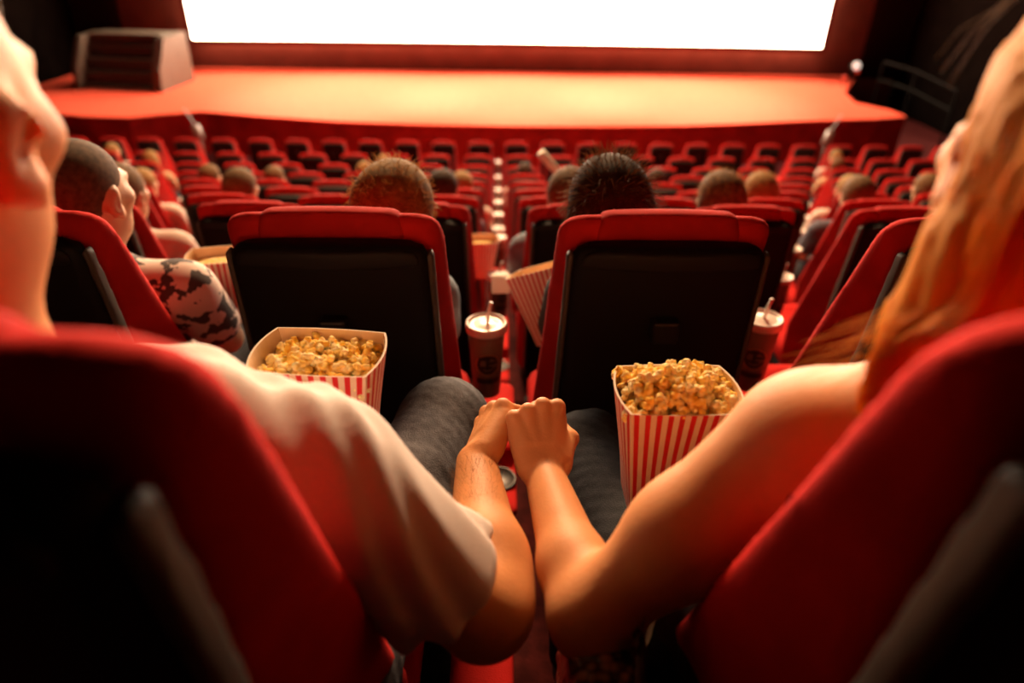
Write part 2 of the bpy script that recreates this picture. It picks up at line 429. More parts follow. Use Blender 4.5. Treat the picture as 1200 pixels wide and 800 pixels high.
    # right: stand lamp and rail
    l = empty('stage_lamp', (8.95, 18.2, STAGE_Z)); l.scale = (.75, .75, .75); tag(l, 'small lamp on a stand with pale round lens beside the right stage rail', 'lamp')
    bm = bmesh.new(); bm_tube(bm, [(0, 0, .05), (0, 0, .62)], .025); from_bm('pole', bm, M['metal_dark'], l)
    for k in range(3):
        a = k * 2.1; bm = bmesh.new(); bm_tube(bm, [(0, 0, .3), (.28 * math.cos(a), .28 * math.sin(a), .015)], .015); from_bm('leg', bm, M['metal_dark'], l)
    bm = bmesh.new(); bm_lathe(bm, [(.09, -.1), (.15, 0), (.16, .16), (.13, .17)], 24); o = from_bm('lamp_head', bm, M['metal_dark'], l, True)
    o.location = (0, -.05, .68); o.rotation_euler = (math.radians(75), 0, 0)
    bm = bmesh.new(); bm_lathe(bm, [(0, .0), (.07, .02), (.125, .0), (.125, -.02), (0, -.02)], 24)
    o = from_bm('lens', bm, mat('lamp_lens', (.8, .8, .8), .2, emit=(1, .85, .7), estr=1.0), l, True); o.location = (0, -.24, .73); o.rotation_euler = (math.radians(75), 0, 0)
    for x, z in ((-.22, .33), (.16, .52)):
        bm = bmesh.new(); bmesh.ops.create_uvsphere(bm, u_segments=12, v_segments=8, radius=.07); o = from_bm('indicator', bm, mat('indicator_red', (.5, .02, .01), .3, emit=(1, .06, .02), estr=.35), l, True); o.location = (x, -.05, z)
    r = empty('stage_rail', (9.9, 16.4, FRONT_F)); tag(r, 'dark metal handrail at the right end of the stage', 'handrail')
    pts = [(-.3, 1.6, 1.5), (.0, .6, 1.45), (.3, -.7, 1.25)]
    for z in (0, -.42):
        bm = bmesh.new(); bm_tube(bm, [(x, y, q + z) for x, y, q in pts], .028); from_bm('bar', bm, M['metal_dark'], r)
    for x, y, z in pts:
        bm = bmesh.new(); bm_tube(bm, [(x, y, 0.02), (x, y, z)], .028); from_bm('post', bm, M['metal_dark'], r)
    # small glass signs on slanted chrome stems at both ends of the front row
    for s_, x, y in ((-1, -5.72, 13.35), (1, 6.45, 13.45)):
        g = empty('aisle_light', (x, y, FRONT_F)); tag(g, 'small clear light on a slanted metal stem before the %s part of the stage' % ('left' if s_ < 0 else 'right'), 'light', 'stem lights before the stage')
        bm = bmesh.new(); bm_lathe(bm, [(.12, .0), (.12, .02), (.02, .03), (.02, .04)], 20); from_bm('foot', bm, M['metal_dark'], g)
        bm = bmesh.new(); bm_tube(bm, [(0, 0, .03), (0, 0, .5), (.1 * s_, .1, .75)], .02); from_bm('stem', bm, M['chrome'], g)
        bm = bmesh.new(); bm_tube(bm, [(.02 * s_, .02, .62), (.1 * -s_ * -1, .1, .86)], [.09, .08], 16); from_bm('lamp_head', bm, mat('clear_lamp', (.3, .2, .17), .25), g, True)
        bm = bmesh.new(); bm_tube(bm, [(.1 * s_, .1, .86), (-.35 * -s_, .35, 1.12)], .018); from_bm('arm', bm, M['chrome'], g)


build_front()

# ------------------------------------------------------------------ seat
def build_seat():
    t = empty('cinema_chair'); LIFT = .07
    def wz(z): return .199 + np.clip(1.12 - z, 0, .6) * .034
    def yb(z): return .028 + np.clip(1.08 - z, 0, 2) * .115
    def yf(z): return np.minimum(.074 + np.clip(1.12 - z, 0, 2) * .395, .315)
    def hollow(x, z):
        return np.clip((1.09 - z) * .5, 0, .15) * np.clip(1 - (x / .178) ** 4, 0, 1)
    def cushion(x, y, z):
        ztop = 1.110 - .17 * np.maximum(np.abs(x) - .10, 0) ** 1.6
        dep = np.clip((y - yb(z)) / (yf(z) - yb(z)), 0, 1)
        d = smax(np.abs(x) - wz(z) + (.026 + .10 * np.clip(1.12 - z, 0, .4)) * (1 - dep), z - ztop, .044)
        d = smax(d, .30 - z, .02)
        d = smax(d, yb(z) + .012 - y, .022)
        d = smax(d, y - (yf(z) - hollow(x, z)), .03)
        return d * .9
    back = fdf('backrest', cushion, (-.25, -.02, .27), (.25, .40, 1.14), .009, M['seat_red'], t, LIFT)
    def head(x, y, z):
        d = smax(np.abs(x) - (.116 + .25 * np.clip(1.12 - z, 0, .04)), z - 1.119 + .3 * x * x, .014)
        d = smax(d, 1.055 - z + 0 * x, .010)
        d = smax(d, .033 - y + .0 * z, .014)
        d = smax(d, y - (.080 + np.clip(1.12 - z, 0, 1) * .40), .025)
        return d * .9
    fdf('headrest', head, (-.15, -.01, .99), (.15, .18, 1.14), .007, M['seat_red_head'], t, LIFT)
    def shell_w(z): return .168 + np.clip(1.075 - z, 0, .6) * .022
    def shell(x, y, z):
        d = smax(np.abs(x) - shell_w(z), z - (1.076 - .25 * np.maximum(np.abs(x) - .07, 0) ** 1.5), .03)
        d = smax(d, .30 - z, .02)
        d = smax(d, yb(z) - .052 + .02 * (x / .16) ** 2 - y, .02)
        return smax(d, y - (yb(z) + .005), .008)
    sh = fdf('back_shell', shell, (-.22, -.06, .27), (.22, .16, 1.09), .009, M['shell'], t, LIFT)
    def band(x, y, z):
        d = smax(np.abs(x) - (shell_w(z) - .012), z - (1.072 - .25 * np.maximum(np.abs(x) - .07, 0) ** 1.5), .02)
        d = smax(d, 1.032 - z, .008)
        return smax(smax(d, yb(z) - .058 + .02 * (x / .16) ** 2 - y, .012), y - (yb(z) - .03), .005)
    fdf('top_band', band, (-.19, -.06, .99), (.19, .06, 1.08), .006, M['shell_band'], t, LIFT)
    for s in (-1, 1):
        def strip(x, y, z):
            xx = x * s
            d = smax(np.abs(xx - (shell_w(z) + .003)) - .0062, z - 1.058, .012)
            d = smax(d, .36 - z, .01)
            d = smax(d, yb(z) - .024 - y, .008)
            return smax(d, y - (yb(z) + .003), .004)
        fdf('side_trim', strip, (-.21, -.05, .33) if s < 0 else (.14, -.05, .33), (-.14, .16, 1.06) if s < 0 else (.21, .16, 1.06), .0055, M['trim'], t, LIFT)
    bm = bmesh.new(); bm_box(bm, (-.024, -.036, .97), (.024, -.005, 1.015), .006); o = from_bm('badge', bm, M['badge'], t)
    sdf('seat_cushion', [bx((0, .49, .405), (.205, .20, .058), .045, 0), el((0, .66, .41), (.18, .06, .06), .03)], .012, M['seat_red'], t)
    bm = bmesh.new(); bm_box(bm, (-.19, .27, .29), (.19, .62, .35), .015); from_bm('seat_pan', bm, M['base'], t)
    bm = bmesh.new(); bm_box(bm, (-.10, .22, .03), (.10, .46, .29), .012); bm_box(bm, (-.16, .14, 0), (.16, .52, .03), .01); from_bm('pedestal', bm, M['base'], t)
    def arm(parent, x0):
        a = sdf('armrest', [bx((x0, .40, .615), (.048, .23, .032), .024, 0), bx((x0, .535, .670), (.047, .165, .046), .03, .02)], .009, M['seat_red'], parent)
        bm = bmesh.new(); bm_lathe(bm, [(.047, -.06), (.047, .006), (.044, .010), (.041, .006), (.040, .0025), (0, .0025)], 24, (x0, .29, .648)); from_bm('cup_holder', bm, M['holder'], a, True)
        bm = bmesh.new(); bm_box(bm, (x0 - .028, .26, .0), (x0 + .028, .60, .60), .012); from_bm('arm_panel', bm, M['base'], a)
    arm(t, PITCH / 2)
    return t, arm
SEAT, ARM = build_seat()
ORD = ['zeroth', 'first', 'second', 'third', 'fourth', 'fifth', 'sixth', 'seventh', 'eighth', 'ninth', 'tenth', 'eleventh', 'twelfth', 'thirteenth', 'fourteenth', 'fifteenth', 'sixteenth']
def seat_x(k): return (k - .5) * PITCH if k > 0 else (k + .5) * PITCH    # k = ...-2,-1,1,2...
ROW_HALF = {0: (1, 1), 1: (3, 3), 2: (5, 5), 3: (7, 7), 4: (8, 9), 5: (10, 11), 6: (11, 12), 7: (12, 13), 8: (13, 14), 9: (14, 14)}
first = True
for n, (nl, nr) in ROW_HALF.items():
    for k in list(range(-nl, 0)) + list(range(1, nr + 1)):
        s = SEAT if first else copy_tree(SEAT); first = False
        s.location = ((-.318, 0, .376)[k + 1] if n == 0 else seat_x(k), ROW_Y[n], ROW_F[n] + (.012 if n == 0 and k > 0 else 0))
        side = 'left' if k < 0 else 'right'
        if n == 0:
            for ch in s.children:
                if ch.name.startswith('armrest'): ch.scale.z = .55
            lab = 'blurred red and black seat closest to the viewer, behind the %s' % ('man in the white shirt' if k < 0 else 'woman with ginger hair')
        else:
            lab = 'red cinema seat in the %s row ahead, %s to the %s of the centre gap' % (ORD[n], ORD[abs(k)], side)
        tag(s, lab, 'chair', 'couple seats in the near row' if n == 0 else 'red seats in the rows ahead')

# ------------------------------------------------------------------ people
def rotz(a): c, s = math.cos(a), math.sin(a); return V([[c, -s, 0], [s, c, 0], [0, 0, 1]])
def rotx(a): c, s = math.cos(a), math.sin(a); return V([[1, 0, 0], [0, c, -s], [0, s, c]])
def roty(a): c, s = math.cos(a), math.sin(a); return V([[c, 0, s], [0, 1, 0], [-s, 0, c]])
def head_prims(c, R, s=1.0, fem=False):
    p = lambda x, y, z: V(c) + R @ (V([x, y, z]) * s)
    e = lambda o, r, k, sub=False: el(p(*o), V(r) * s, k * s, R, sub)
    j = .92 if fem else 1.0
    L = [e((0, -.012, .032), (.074, .095, .083), .02), e((0, .030, -.025), (.061 * j, .062, .085), .03), e((0, .030, -.075), (.052 * j, .050, .040), .025),
         e((0, .072, -.103), (.020 * j, .018, .016), .02), e((0, .080, .026), (.048, .018, .012), .018)]
    for q in (-1, 1):
        L += [e((q * .043, .058, -.014), (.024, .024, .02), .02), e((q * .034, .102, .004), (.017, .016, .012), .012, True)]
    L += [rc(p(0, .088, .012), p(0, .110, -.028), .009 * s, .014 * s, .012 * s), e((-.012, .098, -.032), (.009, .010, .008), .006), e((.012, .098, -.032), (.009, .010, .008), .006),
          e((0, .090, -.058), (.024, .011, .006), .006), e((0, .088, -.068), (.021, .011, .0065), .006)]
    for q in (-1, 1):
        Re = R @ rotx(-.2) @ rotz(-q * .35)
        L += [el(p(q * .078, -.004, -.004), V((.009, .021, .033)) * s, .008 * s, Re), el(p(q * .086, .002, -.006), V((.006, .011, .018)) * s, .004 * s, Re, True),
              el(p(q * .077, .006, -.030), V((.008, .010, .012)) * s, .008 * s, Re)]
    return L
def hair_short(c, R, s=1.0, off=.008, low=-.02, front=.055):
    p = lambda x, y, z: V(c) + R @ (V([x, y, z]) * s)
    e = lambda o, r, k, sub=False: el(p(*o), V(r) * s, k * s, R, sub)
    return [e((0, -.014, .036), (.074 + off, .096 + off, .083 + off), .01), e((0, -.055, low), (.058 + off * .5, .05 + off * .5, .055), .02),
            e((0, .105, -.03), (.09, .085, .085), .012, True), e((-.088, .012, -.03), (.03, .030, .045), .012, True), e((.088, .012, -.03), (.03, .030, .045), .012, True)]
def hand(w, f, n, thumb_side, sc=1.0, curls=((40, 50, 30),) * 4, spread=6, thumb=None, palm_l=.088, kmul=1.0):
    """palm and five separate fingers; f runs wrist to knuckles, n out of the back of the hand"""
    w, f, n = V(w, float), V(f, float), V(n, float)
    f = f / np.linalg.norm(f); n = n - f * (n @ f); n /= np.linalg.norm(n)
    s = np.cross(f, n) * thumb_side
    L = []; off = (.029, .0095, -.0105, -.029); ml = (1.0, 1.03, .97, .9); arch = (0, .003, .001, -.004)
    ln = ((.043, .026, .021), (.047, .030, .022), (.043, .028, .021), (.034, .021, .019))
    rad = (.0094, .0096, .009, .0080)
    for i in range(4):
        m = w + f * palm_l * ml[i] * sc + s * off[i] * sc + n * arch[i] * sc
        b = w + f * .012 * sc + s * off[i] * .62 * sc
        L.append(rc(b, m - f * .004, .0165 * sc, .0098 * sc, .009 * sc))
        L.append(rc(b - n * .009 * sc + f * .01, m - n * .008 * sc - f * .014, .013 * sc, .010 * sc, .012 * sc))
        L.append(el(m + n * .003 * sc, (.0114 * sc,) * 3, .004 * sc)); L.append(rc(b + f * .03 * sc + n * .006 * sc, m + n * .006 * sc, .008 * sc, .0065 * sc, .006 * sc))
        a = 0; p = m; sp = math.radians(spread) * (1.5 - i)
        ff = f * math.cos(sp) + s * math.sin(sp)
        for q in range(3):
            a += math.radians(curls[i][q]); d = ff * math.cos(a) - n * math.sin(a)
            p2 = p + d * ln[i][q] * sc
            r0 = rad[i] * sc * (1 - .07 * q); L.append(rc(p, p2, r0, r0 * (.93 if q < 2 else .85), .004 * sc))
            p = p2
    t = thumb or ((.8, .5, -.2), (.35, .9, -.25), (.0, 1, -.2))
    p = w + f * .018 * sc + s * .022 * sc - n * .004 * sc; tl = (.046, .034, .028); tr = (.0150, .0112, .0104, .0088)
    for q in range(3):
        d = s * t[q][0] + f * t[q][1] + n * t[q][2]; d = d / np.linalg.norm(d); p2 = p + d * tl[q] * sc
        L.append(rc(p, p2, tr[q] * sc, tr[q + 1] * sc, (.014 if q == 0 else .005) * sc)); p = p2
    return L, V(w)
def seg3(a, b, c, ra, rb, rcc, k):
    return [rc(a, b, ra, rb, k), rc(b, c, rb, rcc, k)]

# ---- audience template: one seated figure, shared by everybody further down
def crowd_template(name, female=False, headrot=0.0, headtilt=0.0, lean=0.0, narrow=0.0):
    t = empty(name)
    hc = V([lean, .300, 1.118 - abs(lean) * .3]); R = rotz(headrot) @ roty(headtilt)
    nb = V([lean * .45, .275, .975])
    sw = .158 - narrow if female else .172 - narrow
    pr = head_prims(hc, R, .97 if female else 1.0, female)
    pr += [rc(hc + R @ V([0, -.018, -.06]), nb, .05, .058, .03), rc((0, .29, .845), (0, .38, .61), .10, .105, .06),
           rc((-sw + .04, .29, .905), (sw - .04, .29, .905), .062, .062, .05), rc((-.07, .38, .58), (.07, .38, .58), .095, .095, .05)]
    cl = [rc((0, .29, .85), (0, .39, .61), .112, .116, .06), rc((-sw + .03, .295, .905), (sw - .03, .295, .905), .072, .072, .05), rc((0, .285, .93), nb - V([0, 0, .012]), .075, .068, .03)]
    pn = [rc((-.075, .40, .585), (.075, .39, .58), .100, .100, .05)]
    sh = []
    for s in (-1, 1):
        S, E_, W_ = V([s * sw, .295, .905]), V([s * (.180 - narrow * 1.5), .40, .725]), V([s * .115, .58, .68])
        pr += seg3(S, E_, W_, .046, .036, .026, .02)
        hp, _ = hand(W_, (-s * .25, .9, -.25), (0, .2, 1), -s if True else s, .95, curls=((18, 25, 15),) * 4)
        pr += hp
        cl += [rc(S, S + (E_ - S) * .62, .062, .060, .03)]
        H, K, A = V([s * .085, .42, .580]), V([s * .105, .80, .575]), V([s * .115, .80, .10])
        pr += seg3(H, K, A, .078, .055, .036, .03) + [rc(A, (s * .12, .93, .045), .036, .03, .02)]
        pn += seg3(H, K, A + V([0, 0, .02]), .089, .066, .056, .03)
        sh += [rc((s * .115, .775, .055), (s * .125, .96, .045), .046, .042, .02)]
    b = sdf('body', pr, .0085, M['skin_c'], t)
    sdf('shirt', cl, .014, M['tee'], t, post=lambda F_, x, y, z: np.maximum(F_, 0 * x + 0 * y - (z - .60)))
    sdf('trousers', pn, .014, M['jeans_dk'], t)
    for i in range(2): sdf('shoe', [sh[i]], .014, M['sole'], t, post=lambda F_, x, y, z: np.maximum(F_, .004 - z + 0 * x + 0 * y))
    return t, hc, R
def strands(name, roots, material, parent, rad=.0011):
    """every strand a thin three-sided tapering tube, all in one mesh"""
    Ps, Qs, base = [], [], 0
    for pts in roots:
        p = V(pts, float); n = len(p); t = np.gradient(p, axis=0); t /= np.linalg.norm(t, axis=1)[:, None] + 1e-9
        u = np.cross(t, V([.37, .61, .70])); u /= np.linalg.norm(u, axis=1)[:, None] + 1e-9; w = np.cross(t, u)
        r = (np.linspace(1, .3, n) * rad)[:, None]
        Ps.append(np.stack([p + r * (u * math.cos(a) + w * math.sin(a)) for a in (0, 2.0944, 4.18879)], 1).reshape(-1, 3))
        i = np.arange(n - 1)[:, None] * 3; k = np.arange(3)[None]; k2 = (k + 1) % 3
        Qs.append(np.stack([i + k, i + k2, i + 3 + k2, i + 3 + k], -1).reshape(-1, 4) + base); base += 3 * n
    return link(name, np_mesh(name, np.concatenate(Ps), np.concatenate(Qs)), material, parent)
def fuzz(c, R, n, length, curl, s=1.0):
    out = []
    for _ in range(n):
        v = RNG.normal(size=3); v /= np.linalg.norm(v)
        if v[2] < -.45 or (v[1] > .45 and v[2] < .55): continue
        p = V(c) + R @ (V([v[0] * .082, -.014 + v[1] * .104, .036 + v[2] * .091]) * s)
        d = R @ v; pts = [p - d * .006]; l = length * RNG.uniform(.5, 1.2)
        for q in range(4):
            d = d + RNG.normal(size=3) * curl + V([0, -.02, -.10]); d /= np.linalg.norm(d); pts.append(pts[-1] + d * l / 4)
        out.append(pts)
    return out
def long_hair(c, R, s=1.0, back=.18):
    p = lambda x, y, z: V(c) + R @ (V([x, y, z]) * s)
    e = lambda o, r, k, sub=False: el(p(*o), V(r) * s, k * s, R, sub)
    L = hair_short(c, R, s, .014, -.03)[:2]
    L += [rc(p(0, -.05, 0), p(0, -.06, -back), .078 * s, .06 * s, .03), rc(p(-.055, -.02, .0), p(-.07, -.01, -back), .035 * s, .03 * s, .03), rc(p(.055, -.02, .0), p(.07, -.01, -back), .035 * s, .03 * s, .03),
          e((0, .112, -.035), (.064, .085, .10), .012, True)]
    return L

T = {}
def make_variant(key, female, hr, ht, style, hm, fz=None, lean=0.0, narrow=0.0):
    t, hc, R = crowd_template('person', female, hr, ht, lean, narrow)
    s = .97 if female else 1.0
    if style == 'stubble': sdf('hair', hair_short(hc, R, s, .003, -.015), .006, M[hm], t)
    elif style == 'short': sdf('hair', hair_short(hc, R, s, .012), .0075, M[hm], t)
    elif style == 'long': sdf('hair', long_hair(hc, R, s, .135), .0085, M[hm], t)
    if fz: strands('hair_wisps', fuzz(hc, R, *fz), M['strand_fair' if hm in ('hair_fair', 'hair_blond', 'hair_short') else 'strand_brown'], t)
    T[key] = t
make_variant('bald', False, math.radians(-14), 0, 'stubble', 'hair_short')
make_variant('curly', False, math.radians(-10), .12, 'short', 'hair_blond', (1500, .030, .55), .075, .02)
make_variant('longdark', True, math.radians(6), -.10, 'long', 'hair_dark', (1300, .035, .15), -.075, .015)
make_variant('short', False, math.radians(-12), 0, 'short', 'hair_brown', (500, .018, .3))
make_variant('longfair', True, math.radians(10), .0, 'long', 'hair_blond', (500, .03, .2))
make_variant('profile', True, math.radians(-60), 0, 'short', 'hair_fair')
CLOTH = [mat('cloth_%d' % i, c, .85, .2) for i, c in enumerate([(.62, .52, .44), (.10, .10, .13), (.35, .05, .04), (.2, .25, .3), (.5, .35, .2), (.05, .05, .05)])]
HAIRS = {'brown': 'hair_brown', 'dark': 'hair_dark', 'blond': 'hair_blond', 'fair': 'hair_fair', 'stubble': 'hair_short'}
used = set()
def spectator(key, n, k, label, dx=0, dz=0, shirt=None, hair=None, tilt=0.0, rz=0.0, dy=0.0):
    src = T[key]
    t = src if key not in used else copy_tree(src); used.add(key)
    t.location = (seat_x(k) + dx, ROW_Y[n] + dy, ROW_F[n] + dz); t.rotation_euler = (0, tilt, rz)
    tag(t, label, 'person', 'audience in the rows ahead')
    for ch in t.children:
        nm = ch.name.split('.')[0]
        if nm == 'shirt' and shirt is not None:
            ch.material_slots[0].link = 'OBJECT'; ch.material_slots[0].material = shirt
        if nm == 'hair' and hair is not None:
            ch.material_slots[0].link = 'OBJECT'; ch.material_slots[0].material = M[HAIRS[hair]]
    return t
def slab_label(hair, n, k, extra=''):
    return 'person with %s hair%s in %s row ahead, %s seat %s of centre gap' % (hair, extra, ORD[n], ORD[abs(k)], 'left' if k < 0 else 'right')
BALD = spectator('bald', 1, -2, 'person with shaved head and dark floral shirt at far left holding striped popcorn box', shirt=M['floral'], dx=.02, dz=-.002)
CURL = spectator('curly', 1, -1, 'person with fluffy fair hair peeking over the seat ahead of the man', dx=-.012, dz=-.03, dy=.03, shirt=CLOTH[3], tilt=.0)
LONG = spectator('longdark', 1, 1, 'person with smooth long dark hair peeking over the seat ahead of the woman', dx=.012, dz=-.005, shirt=CLOTH[5], tilt=.0)
crowd = [  # variant, row, seat, hair, shirt
    ('short', 2, -3, 'fair', 0, .06), ('longfair', 2, 2, 'fair', 4, -.05), ('short', 3, -1, 'dark', 1, -.02), ('short', 4, -1, 'blond', 0, .06), ('short', 3, -3, 'fair', 0, 0.1), ('short', 2, 1, 'fair', 3, -.03),
    ('profile', 2, -4, 'fair', 0, 0), ('profile', 3, -5, 'blond', 4, 0), ('short', 4, -5, 'blond', 0, .05), ('short', 5, -5, 'fair', 0, 0), ('short', 5, -4, 'fair', 1, 0), ('short', 6, -3, 'blond', 0, 0), ('short', 5, 3, 'dark', 5, 0),
    ('longfair', 3, 3, 'blond', 0, .05), ('short', 4, 5, 'blond', 0, 0), ('short', 3, 4, 'fair', 1, 0), ('longfair', 4, 6, 'fair', 4, 0), ('short', 4, 7, 'blond', 3, 0), ('short', 5, 8, 'fair', 0, 0), ('short', 8, 9, 'blond', 0, 0), ('profile', 7, 8, 'fair', 4, 0),
    ('short', 8, -10, 'blond', 0, 0), ('longfair', 7, -8, 'blond', 4, 0), ('short', 6, 1, 'dark', 0, 0), ('short', 7, -3, 'blond', 0, 0), ('short', 5, -7, 'brown', 3, 0), ('profile', 4, -7, 'fair', 2, 0)]
for key, n, k, h, sh, dx in crowd:
    spectator(key, n, k, slab_label(('long ' if key == 'longfair' else 'short ') + h, n, k), max(-.02, min(.02, dx)), random.uniform(-.01, .02), CLOTH[sh], h)

# ---- the couple in the near row
HB = (((-.075, .105, .0027),), ((.60, .82, .0027),), ((.63, .80, .0027),))     # finer grid lines where the clasped hands are
def shirt_mesh(name, torso, sleeves, h, material, parent, folds=.003, hem_z=.58, seed=0.0):
    """torso plus open-ended sleeves; sleeves = [(shoulder, hem_point, r0, r1)]"""
    al = torso + [rc(a, b, r0, r1) for a, b, r0, r1 in sleeves]
    lo, hi = bounds(al, .03); ax = [axis(lo[i], hi[i], h) for i in range(3)]
    X, Y, Z = ax[0][:, None, None], ax[1][None, :, None], ax[2][None, None, :]
    F_ = np.maximum(field(torso, ax), hem_z - Z + 0 * X + 0 * Y)
    w = folds * np.sin(2 * np.pi * (X * .55 + Y * .45) / .031 + 2.2 * np.sin(Z * 17 + seed) + 1.3 * np.sin(X * 31 + Y * 23))
    w = w + folds * .9 * np.sin(2 * np.pi * (X * .3 - Y * .6 + Z * .8) / .062 + 1.7 * np.sin(Y * 19 + seed))
    for a, b, r0, r1 in sleeves:
        a, b = V(a, float), V(b, float); d = b - a; L = np.linalg.norm(d); d /= L
        S_ = field([rc(a, b + d * .05, r0, r1, 0)], ax)
        t = (X - a[0]) * d[0] + (Y - a[1]) * d[1] + (Z - a[2]) * d[2]
        S_ = S_ + w * np.clip(t / L, .25, 1)
        S_ = smax(S_, t - L, .014)
        C_ = field([rc(a + d * L * .62, b + d * .06, .030, r1 - .012, 0)], ax)
        S_ = np.maximum(S_, -C_)
        F_ = smin(F_ + .35 * w, S_, .035)
    P, Q = nets(F_.astype(np.float32), ax)
    return link(name, np_mesh(name, P, Q), material, parent)

# man: leaning towards the centre, right arm on the shared armrest
man = empty('person', (0, 0, 0)); tag(man, 'person in white T-shirt and grey jeans in the near left seat holding hands', 'person')
mS, mE, mW = V([-.170, .455, .845]), V([-.020, .436, .676]), V([-.030, .650, .682])
mHc = V([-.356, .392, 1.152]); mR = rotz(math.radians(-1)) @ roty(.09)
mNb = V([-.362, .398, .95])
mp = head_prims(mHc, mR, 1.03)
mp += [rc(mHc + mR @ V([0, -.018, -.06]), mNb, .052, .056, .035), rc(mNb, (-.29, .43, .85), .048, .040, .03), rc((-.285, .44, .845), (-.28, .45, .62), .10, .105, .06), rc((-.41, .435, .84), mS - V([.03, 0, .01]), .056, .055, .05),
       rc((-.35, .43, .58), (-.21, .43, .58), .09, .09, .05)]
mMid = mE + (mW - mE) * .35
mp += [rc(mS, mE, .050, .040, .02), rc(mE, mMid + V([.008, 0, .0]), .0385, .0415, .02), rc(mMid + V([.006, 0, 0]), mW, .0405, .0255, .02), el(mE + V([.012, .03, -.008]), (.040, .055, .036), .03)]
hp, _ = hand(mW, (.24, .95, .17), (-.88, .05, .48), 1 * -1, 1.0, curls=((62, 75, 40), (66, 78, 40), (68, 78, 42), (70, 76, 40)), spread=4, thumb=((.55, .8, -.15), (.1, .95, -.25), (-.2, .9, -.35)))
mp += hp
lS, lE, lW = V([-.455, .435, .845]), V([-.475, .50, .70]), V([-.33, .63, .70])
mp += seg3(lS, lE, lW, .048, .038, .027, .02); hp, _ = hand(lW, (.75, .6, .05), (-.25, .1, .95), -1, 1.0, curls=((25, 35, 20),) * 4); mp += hp
mrH, mrK, mrA = V([-.215, .43, .565]), V([-.094, .925, .530]), V([-.12, .855, .03])
mlH, mlK, mlA = V([-.345, .43, .565]), V([-.42, .93, .535]), V([-.43, .855, .03])
for H, K, A in ((mrH, mrK, mrA), (mlH, mlK, mlA)): mp += seg3(H, K, A, .075, .057, .036, .03) + [rc(A, A + V([0, .12, -.04]), .034, .03, .02)]
sdf('body', mp, .008, M['skin_m'], man, HB)
sdf('hair', hair_short(mHc, mR, 1.03, .008) + [el(mHc + mR @ V([q * .085, .050, .015]), (.05, .062, .07), .012, mR, True) for q in (-1, 1)], .006, M['hair_brown'], man)
for q in (-1, 1): sdf('eye', [el(mHc + mR @ V([q * .033, .083, .005]), (.0125,) * 3, 0)], .003, M['eye'], man)
shirt_mesh('shirt', [rc((-.29, .44, .845), (-.285, .46, .62), .118, .124, .06), rc((-.42, .435, .835), mS - V([0, 0, .014]), .070, .064, .05), rc((-.345, .43, .865), (-.36, .40, .905), .070, .066, .03), rc((-.33, .43, .60), (-.23, .43, .60), .11, .11, .05)],
           [(mS, mS + (mE - mS) * .82, .070, .064), (lS, lS + (lE - lS) * .7, .07, .066)], .0062, M['tee'], man, .0034)
def leg_folds(F_, x, y, z):
    return F_ + .0016 * np.sin(2 * np.pi * (y * .6 + z * .8 + x * .5) / .055 + 3 * np.sin(x * 23 + y * 9)) * np.clip(1.2 * np.sin(y * 13 + x * 11), 0, 1) + .0008 * np.sin(2 * np.pi * (y + x * .7 - z * .3) / .026 + 2 * np.sin(z * 33))
sdf('jeans', seg3(mrH, mrK, mrA, .092, .072, .058, .035) + seg3(mlH, mlK, mlA, .092, .072, .058, .035) + [rc((-.34, .43, .585), (-.22, .43, .585), .105, .105, .05)], .007, M['jeans'], man, post=leg_folds)
for A in (mrA, mlA): sdf('shoe', [rc(A + V([0, -.025, -.035]), A + V([0, .13, -.045]), .046, .042, .02)], .010, M['sole'], man, post=lambda F_, x, y, z: np.maximum(F_, -.06 - z + 0 * x + 0 * y))
def limb_hairs(a, b, ra, rb, n, up):
    out = []; a, b = V(a), V(b); d = (b - a) / np.linalg.norm(b - a)
    for _ in range(n):
        t = RNG.uniform(0, 1); v = RNG.normal(size=3); v -= d * (v @ d); v /= np.linalg.norm(v)
        if v @ up < -.2: continue
        p = a + (b - a) * t + v * ((ra + (rb - ra) * t) - .0006)
        g = d * .7 + v * .35 + RNG.normal(size=3) * .25; g /= np.linalg.norm(g); l = RNG.uniform(.006, .013)
        out.append([p, p + g * l * .5 + v * .0006, p + g * l])
    return out
strands('arm_hair', limb_hairs(mE + (mW - mE) * .12, mE + (mW - mE) * .92, 0.0415, .0285, 1500, V([.1, -.3, .9])), M['arm_hair'], man, .00015)

# woman: bare arm, ginger hair falling over the shoulder
wom = empty('person', (0, 0, 0)); tag(wom, 'person with long ginger hair and bare arms in the near right seat holding hands', 'person')
wS, wE, wW = V([.252, .457, .872]), V([.086, .428, .684]), V([.054, .632, .678])
wHc = V([.350, .392, 1.132]); wR = rotz(math.radians(-10)) @ roty(.04)
wNb = V([.332, .39, .96])
wp = head_prims(wHc, wR, .96, True)
wp += [rc(wHc + wR @ V([0, -.018, -.06]), wNb, .046, .052, .035), rc(wNb, (.26, .435, .91), .040, .036, .04), rc((.315, .44, .845), (.30, .45, .62), .088, .095, .06), rc((.40, .44, .875), wS + V([.03, 0, 0]), .050, .048, .05),
       rc((.22, .43, .58), (.36, .43, .58), .09, .09, .05)]
wMid = wE + (wW - wE) * .3
wp += [rc(wS, wS + (wE - wS) * .5, .055, .049, .03), rc(wS + (wE - wS) * .5, wE, .048, .034, .03), rc(wE, wMid, .0345, .0355, .03), rc(wMid, wW, .0355, .0245, .02), el(wE + V([.008, -.002, -.006]), (.031, .031, .031), .03)]
hp, _ = hand(wW, (-.12, .80, .58), (.10, -.60, .78), 1, .97, curls=((70, 88, 45), (74, 90, 45), (76, 90, 45), (78, 88, 45)), spread=3, thumb=((.55, .75, -.45), (-.35, .8, -.5), (-.7, .5, -.5)))
wp += hp
rS, rE, rW = V([.425, .44, .875]), V([.47, .50, .70]), V([.33, .62, .70])
